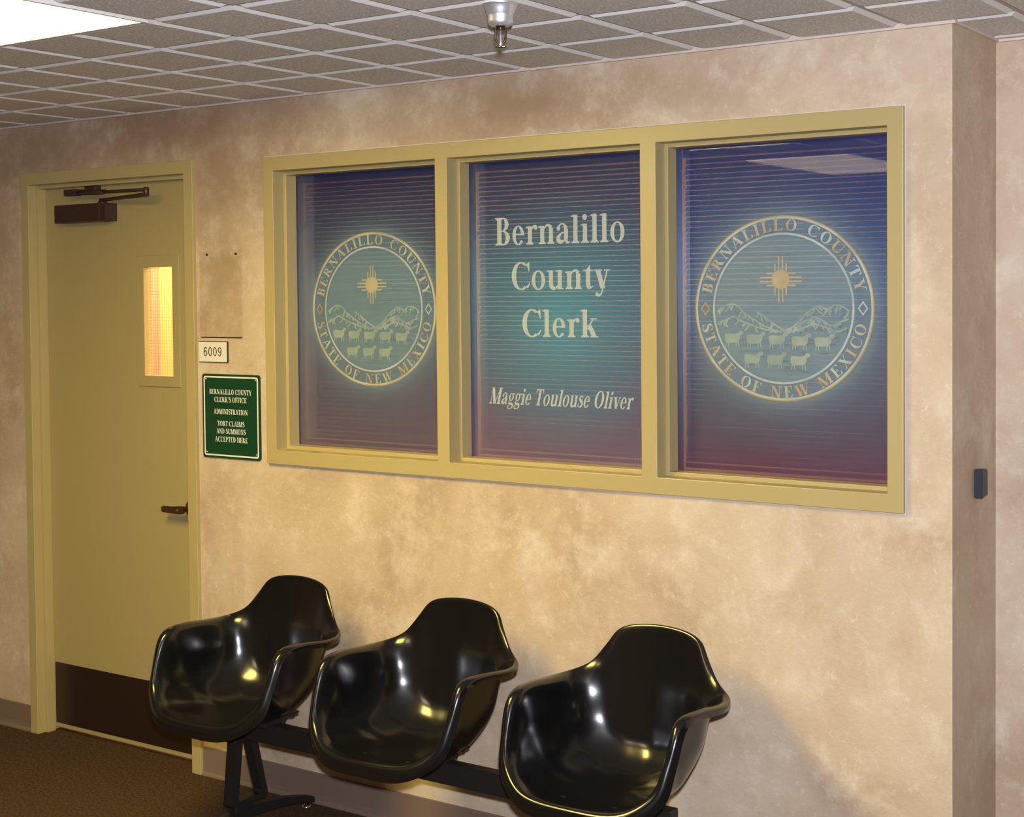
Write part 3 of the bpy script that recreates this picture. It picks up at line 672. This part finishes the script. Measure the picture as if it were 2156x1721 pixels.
# ------------------------------------------------------------------ signs
def rrect(bm, x0, x1, z0, z1, r, y0, y1, n=6, mi=0, hole=None):
    def loop(x0, x1, z0, z1, r):
        out = []
        for cx, cz, a in ((x1-r, z1-r, 0), (x0+r, z1-r, 90), (x0+r, z0+r, 180), (x1-r, z0+r, 270)):
            for k in range(n+1): t = R(a+90*k/n); out.append((cx+r*math.cos(t), cz+r*math.sin(t)))
        return out
    L = loop(x0, x1, z0, z1, r)
    A = [bm.verts.new((a, y0, b)) for a, b in L]; B = [bm.verts.new((a, y1, b)) for a, b in L]; m = len(L)
    for k in range(m): bm.faces.new((A[k], A[(k+1) % m], B[(k+1) % m], B[k]))
    if hole:
        H = loop(x0+hole, x1-hole, z0+hole, z1-hole, max(r-hole, .001))
        C = [bm.verts.new((a, y0, b)) for a, b in H]; D = [bm.verts.new((a, y1, b)) for a, b in H]
        for k in range(m):
            j = (k+1) % m
            bm.faces.new((A[k], A[j], C[j], C[k])); bm.faces.new((B[k], B[j], D[j], D[k])); bm.faces.new((C[k], C[j], D[j], D[k]))
    else: bm.faces.new(A); bm.faces.new(B[::-1])
t = tag(empty('office_sign', (.174, 0, 1.194)), 'green office sign with white border and white serif lettering, between door and window', 'sign')
P = Vector(t.location)
def on(o): o.matrix_parent_inverse = Matrix.Translation(-P); return o
bm = bmesh.new(); rrect(bm, .028, .3235, 1.196, 1.505, .011, -.006, 0); on(link('sign_panel', bm, M['green'], t))
bm = bmesh.new(); rrect(bm, .036, .3155, 1.204, 1.497, .010, -.0066, -.006, hole=.0055); on(link('sign_border', bm, M['white'], t))
for txt, x0, x1, z in (('BERNALILLO COUNTY', .066, .284, 1.431), ("CLERK'S OFFICE", .091, .258, 1.4025), ('ADMINISTRATION', .0875, .263, 1.3585), ('TORT CLAIMS', .106, .245, 1.315), ('AND SUMMONS', .100, .251, 1.287), ('ACCEPTED HERE', .092, .261, 1.257)):
    bm = bmesh.new(); text_line(bm, txt, x0, x1, z, .0185, -.0068, track=.02); on(flat('sign_lettering', bm, M['white'], t))
for x, z in ((.0475, 1.4855), (.304, 1.4855), (.0475, 1.2155), (.304, 1.2155)):
    bm = bmesh.new(); lathe(bm, [(.0055, -.006), (.0055, -.0078), (.003, -.0095)], x, z, 14, axis='y'); on(link('sign_screw', bm, M['steel'], t, True))

# room number plate: sans digits drawn as strokes
t = tag(empty('room_number_plate', (.088, 0, 1.546)), 'small white room number plate above the green sign', 'sign'); P = Vector(t.location)
bm = bmesh.new(); box(bm, .013, .163, -.007, 0, 1.547, 1.625, .001); on(link('plate_backing', bm, M['ink'], t))
bm = bmesh.new(); box(bm, .0155, .1605, -.0078, -.0065, 1.5495, 1.6225); on(link('plate_face', bm, M['plate'], t))
bm = bmesh.new()
def digit(bm, d, x, z, w_, h, y):
    g = Gl(); t_ = .17
    if d == '0': g.E(.3, .5, .27, .5, .125, .11)
    else:
        g.E(.3, .31, .27, .31, .125, .10); g.K([(.095, .34), (.12, .70), (.26, .935), (.40, .92), (.50, .80)], [.13, .13, .12, .11, .12], 6)
    for f in g.f:
        p = [(a, b) for a, b in f]
        if d == '9': p = [(.6-a, 1-b) for a, b in p]
        poly(bm, [(x+a*w_, z+b*h) for a, b in p], y)
for k, d in enumerate('6009'): digit(bm, d, .0395+k*.0247, 1.570, .0355, .034, -.0081)
on(flat('plate_digits', bm, M['ink'], t))

# clear acrylic sign holder
t = tag(empty('sign_holder', (.13, 0, 1.635)), 'empty clear acrylic sign holder screwed to the wall above the room number plate', 'sign holder'); P = Vector(t.location)
bm = bmesh.new(); box(bm, .022, .240, -.004, -.001, 1.637, 1.958, .0006); on(link('holder_back', bm, M['acrylic'], t))
bm = bmesh.new(); box(bm, .024, .240, -.0095, -.0065, 1.637, 1.936, .0006); box(bm, .024, .240, -.0064, -.0041, 1.637, 1.641); on(link('holder_front', bm, M['acrylic'], t))
for x in (.060, .209):
    bm = bmesh.new(); lathe(bm, [(.0045, -.0005), (.0045, -.006), (.002, -.0075)], x, 1.944, 12, axis='y'); on(link('holder_screw', bm, M['bronze'], t, True))

# black reader box on the return of the wall
bm = bmesh.new(); prism(bm, [(.174, 1.219), (.2225, 1.226), (.2225, 1.297), (.174, 1.3)], XR, XR+.024, 'yz', .0025)
tag(link('wall_sensor', bm, M['darkbox']), 'small black plastic box on the side face of the wall corner', 'sensor')

# ------------------------------------------------------------------ ceiling things
for (a, b, c, d), lab in zip(FIX, ('glowing fluorescent ceiling light at the upper left, lighting the door side', 'glowing fluorescent ceiling light in the lobby, seen mirrored in the right window pane')):
    x0, x1 = GX+a*PX_, GX+b*PX_; y1, y0 = GY-c*PY_, GY-d*PY_
    t = tag(empty('ceiling_light', ((x0+x1)/2, (y0+y1)/2, CZ)), lab, 'ceiling light', 'fluorescent ceiling lights'); P = Vector(t.location)
    bm = bmesh.new()
    f = .012
    y0, y1 = y0+.03, y1-.003
    for q in ((x0, x1, y0-.03, y0+f), (x0, x1, y1-f, y1+.003), (x0, x0+f, y0+f, y1-f), (x1-f, x1, y0+f, y1-f)): box(bm, *q, CZ-.004, CZ+.0085)
    on(link('fixture_frame', bm, M['fixture'], t))
    bm = bmesh.new(); box(bm, x0+f, x1-f, y0+f, y1-f, CZ-.001, CZ+.006); on(link('fixture_lens', bm, M['lens'] if c == 3 else M['lens_dim'], t))
    if c != 3:
        bm = bmesh.new(); y_ = y0+.05
        while y_ < y1-.03: box(bm, x0+f, x1-f, y_, y_+.004, CZ-.009, CZ-.001); y_ += .05
        on(link('fixture_louver', bm, M['fixture'], t))
SX, SY = 2.041, -.889
t = tag(empty('fire_sprinkler', (SX, SY, CZ)), 'hanging fire sprinkler with silver cup and brass frame under the ceiling', 'sprinkler'); P = Vector(t.location)
bm = bmesh.new(); lathe(bm, [(.046, CZ+.0), (.0425, CZ-.002), (.040, CZ-.006), (.0365, CZ-.016), (.0325, CZ-.028), (.0320, CZ-.029), (.0315, CZ-.0305), (.0310, CZ-.036), (.0310, CZ-.047), (.0290, CZ-.055), (.0235, CZ-.060), (.010, CZ-.061)], SX, SY, 48)
on(link('sprinkler_cup', bm, M['chrome'], t, True))
bm = bmesh.new(); lathe(bm, [(.0115, CZ-.058), (.0115, CZ-.066), (.0135, CZ-.067), (.0135, CZ-.070), (.007, CZ-.072)], SX, SY, 20); on(link('sprinkler_thread', bm, M['brass'], t, True))
bm = bmesh.new(); ca, sa = math.cos(.6), math.sin(.6)
for s in (-1, 1):
    tube(bm, [(SX+s*r*ca, SY+s*r*sa, CZ-z) for r, z in ((.011, .067), (.0155, .071), (.0160, .080), (.0155, .092), (.0115, .104), (.005, .111), (0, .114))], .0033, 8)
on(link('sprinkler_frame', bm, M['brass'], t, True))
bm = bmesh.new(); lathe(bm, [(.0025, CZ-.070), (.0028, CZ-.105), (.004, CZ-.112), (.003, CZ-.117)], SX, SY, 12); on(link('glass_bulb', bm, M['chrome'], t, True))
bm = bmesh.new(); n = 24; rings = []
for rad, zz in ((.003, .1165), (.009, .1170), (.0165, .1185)):
    rings.append([bm.verts.new((SX+rad*(1+(.12*(1 if k % 2 else -1) if rad > .01 else 0))*math.cos(2*math.pi*k/n), SY+rad*math.sin(2*math.pi*k/n), CZ-zz)) for k in range(n)])
for a, b in zip(rings, rings[1:]):
    for k in range(n): bm.faces.new((a[k], a[(k+1) % n], b[(k+1) % n], b[k]))
bm.faces.new(rings[0])
o = on(link('deflector', bm, M['brass'], t)); md = o.modifiers.new('solid', 'SOLIDIFY'); md.thickness = .0014

for c in t.children:
    k = .8 if c.name.split('.')[0] in ('sprinkler_frame', 'deflector') else 1.
    for v in c.data.vertices:
        v.co.z = CZ+(v.co.z-CZ)*.86; v.co.x = SX+(v.co.x-SX)*k; v.co.y = SY+(v.co.y-SY)*k

# ------------------------------------------------------------------ beam seating
seat_root = tag(empty('beam_seating', (1.35, -.36, 0)), 'row of three glossy black moulded shell armchairs on one black beam, below the window', 'bench seating')
P = Vector(seat_root.location)
K = [
 [(0, .09, .003), (0, .16, .010), (0, .21, .020), (0, .243, .027), (0, .263, .021), (0, .268, .004)],
 [(.05, .085, .003), (.09, .15, .012), (.118, .20, .027), (.132, .234, .036), (.142, .256, .030), (.146, .262, .013)],
 [(.083, .065, .004), (.143, .115, .020), (.182, .162, .048), (.203, .192, .078), (.220, .213, .086), (.230, .219, .072)],
 [(.10, .042, .005), (.172, .078, .030), (.208, .118, .080), (.223, .150, .140), (.238, .176, .172), (.250, .184, .162)],
 [(.105, .022, .007), (.182, .045, .042), (.213, .072, .110), (.223, .098, .190), (.236, .126, .252), (.258, .142, .256)],
 [(.108, .000, .009), (.184, .008, .048), (.214, .018, .120), (.224, .026, .205), (.242, .036, .262), (.272, .044, .268)],
 [(.100, -.028, .011), (.170, -.045, .055), (.208, -.054, .125), (.223, -.062, .205), (.243, -.068, .252), (.279, -.068, .260)],
 [(.082, -.056, .012), (.146, -.094, .058), (.186, -.112, .128), (.199, -.124, .200), (.219, -.136, .248), (.254, -.140, .264)],
 [(.056, -.074, .013), (.108, -.126, .060), (.147, -.150, .135), (.160, -.160, .215), (.177, -.174, .272), (.199, -.180, .290)],
 [(.040, -.084, .013), (.078, -.143, .064), (.110, -.166, .142), (.126, -.178, .240), (.145, -.196, .328), (.158, -.203, .343)],
 [(.022, -.090, .013), (.046, -.153, .068), (.066, -.174, .15), (.086, -.193, .265), (.108, -.216, .382), (.118, -.223, .392)],
 [(0, -.094, .013), (0, -.160, .068), (0, -.182, .15), (0, -.203, .27), (0, -.227, .398), (0, -.234, .406)],
]
def crv(pts, n):
    q = [2*Vector(pts[0])-Vector(pts[1])]+[Vector(p) for p in pts]+[2*Vector(pts[-1])-Vector(pts[-2])]; out = []
    for i in range(1, len(q)-2):
        a, b, c, d = q[i-1:i+3]
        for k in range(n+(i == len(q)-3)):
            t = k/n; out.append(.5*((2*b)+(c-a)*t+(2*a-5*b+4*c-d)*t*t+(3*b-3*c+d-a)*t**3))
    return out
def crv_sym(pts, n):   # mirror-aware ends so the tangent at x = 0 is lateral
    a = Vector(pts[1]); a.x *= -1; b = Vector(pts[-2]); b.x *= -1
    q = [a]+[Vector(p) for p in pts]+[b]; out = []
    for i in range(1, len(q)-2):
        a, b, c, d = q[i-1:i+3]
        for k in range(n+(i == len(q)-3)):
            t = k/n; out.append(.5*((2*b)+(c-a)*t+(2*a-5*b+4*c-d)*t*t+(3*b-3*c+d-a)*t**3))
    return out
def shell_mesh():
    KK = []
    for k in K:
        d = (Vector(k[5])-Vector(k[3])); d.z = 0; d = d.normalized() if d.length > 1e-4 else Vector((0, -1, 0))
        lip = .006 if k[5][2] > .3 else .016
        KK.append([k[0], k[1], k[2], k[3], tuple(Vector(k[4])+Vector((0, 0, .004))), k[5], tuple(Vector(k[5])-d*.003+Vector((0, 0, -lip)) if K.index(k) not in (2, 3, 4) else Vector(k[5])+Vector((.013, -.012, -.012)))])
    rows = [crv([(0, -.015, 0)]+k, 5) for k in KK]            # each key path centre -> rim
    nr = len(rows[0]); loops = []
    for j in range(1, nr):
        half = crv_sym([r[j] for r in rows], 5)
        full = half+[Vector((-p.x, p.y, p.z)) for p in half[-2:0:-1]]
        loops.append(full)
    bm = bmesh.new(); c = bm.verts.new((0, -.015, 0)); prev = None
    for L in loops:
        cur = [bm.verts.new((p.x*1.03, -p.y, p.z)) for p in L]; n = len(cur)   # chair looks towards -Y
        for k in range(n):
            if prev is None: bm.faces.new((c, cur[k], cur[(k+1) % n]))
            else: bm.faces.new((prev[k], prev[(k+1) % n], cur[(k+1) % n], cur[k]))
        prev = cur
    c.co.y = .015
    bmesh.ops.smooth_vert(bm, verts=[v for v in bm.verts if not v.is_boundary], factor=.5, use_axis_x=True, use_axis_y=True, use_axis_z=True)
    bmesh.ops.smooth_vert(bm, verts=[v for v in bm.verts if not v.is_boundary], factor=.5, use_axis_x=True, use_axis_y=True, use_axis_z=True)
    return bm
BEAM_Y = -.38; PED_Y = -.355; BEAM_Z0, BEAM_Z1 = .336, .402
def place(o, x, yy, zz): o.matrix_parent_inverse = Matrix(); o.location = (x-P.x, yy-P.y, zz-P.z)
bm = shell_mesh()
shell0 = link('seat_shell', bm, M['shell'], seat_root, True)
md = shell0.modifiers.new('sub', 'SUBSURF'); md.levels = 1; md.render_levels = 1
md = shell0.modifiers.new('solid', 'SOLIDIFY'); md.thickness = .0065; md.offset = 0
md = shell0.modifiers.new('bev', 'BEVEL'); md.width = .0025; md.segments = 3; md.limit_method = 'ANGLE'; md.angle_limit = R(50)
def bracket():      # in the shell's own coordinates
    bm = bmesh.new()
    for s in (-1, 1):
        prism(bm, [(-.16, .010), (-.16, .018), (-.10, -.004), (.12, -.004), (.12, -.012), (-.10, -.013)], s*.085-.013, s*.085+.013, 'yz', .002)
        lathe(bm, [(.008, -.018), (.008, -.006)], s*.085, .10, 8); lathe(bm, [(.008, -.018), (.008, -.006)], s*.085, -.10, 8)
    box(bm, -.098, .098, -.04, .06, -.026, -.008, .002)
    return bm
bb = link('seat_bracket', bracket(), M['black'], shell0)
CH = [.662, 1.366, 2.066]; SEAT_Z = .428; SEAT_Y = -.400
shells = [shell0]
bolt = None
for i, x in enumerate(CH):
    if i == 0: s = shell0
    else:
        s = shell0.copy(); COL.objects.link(s); s.parent = seat_root
        b2 = bb.copy(); COL.objects.link(b2); b2.parent = s
    place(s, x, SEAT_Y, SEAT_Z)
    s['label'] = ['black shell seat at the door end of the row', 'black shell seat in the middle of the row', 'black shell seat at the right end of the row'][i]
for s in seat_root.children: s.rotation_euler.x = 0
bm = bmesh.new(); box(bm, .44, 2.226, BEAM_Y-.02, BEAM_Y+.02, BEAM_Z0, BEAM_Z1, .003)
o = link('beam', bm, M['black'], seat_root); o.matrix_parent_inverse = Matrix.Translation(-P)
def pedestal():
    bm = bmesh.new(); y = PED_Y; out = [(-.052, .334), (.038, .334), (.088, .125), (.080, .106), (-.066, .106), (-.074, .116)]
    inn = [(-.022, .318), (.012, .318), (.062, .133), (.056, .124), (-.038, .124), (-.046, .133)]
    hw = .021
    A = [[bm.verts.new((sx*hw, y+a, b)) for a, b in L] for sx in (-1, 1) for L in (out, inn)]
    n = 6
    for k in range(n):
        j = (k+1) % n
        bm.faces.new((A[0][k], A[0][j], A[1][j], A[1][k])); bm.faces.new((A[2][k], A[2][j], A[3][j], A[3][k]))
        bm.faces.new((A[0][k], A[0][j], A[2][j], A[2][k])); bm.faces.new((A[1][k], A[1][j], A[3][j], A[3][k]))
    box(bm, -.032, .032, y-.068, y+.060, .322, .337, .003)
    box(bm, -.018, .018, y-.055, y+.02, .070, .110, .004)
    return bm
def foot():
    bm = bmesh.new(); y = PED_Y+.005; L = []
    n = 16
    up = [(-.315+.63*k/n, .036+.052*(1-(2*k/n-1)**2)) for k in range(n+1)]
    lo_ = [(a, b-.020-.012*(1-(a/.315)**2)) for a, b in up]
    prism(bm, [(y+a, b) for a, b in up]+[(y+a, b) for a, b in lo_[::-1]], -.020, .020, 'yz', .003)
    return bm
def glide(y):
    bm = bmesh.new(); lathe(bm, [(.008, .030), (.008, .012), (.015, .010), (.017, .004), (.015, 0)], 0, y, 20); return bm
ped0 = link('pedestal', pedestal(), M['black'], seat_root); f0 = link('pedestal_foot', foot(), M['black'], ped0)
gl = [link('glide', glide(y), M['steel'], ped0, True) for y in (PED_Y+.005-.290, PED_Y+.005+.290)]
for i, x in enumerate((.576, 2.190)):
    if i == 0: p = ped0
    else:
        p = ped0.copy(); COL.objects.link(p); p.parent = seat_root
        for c in [f0]+gl: d = c.copy(); COL.objects.link(d); d.parent = p
    p.location = (x-P.x, -P.y, 0)
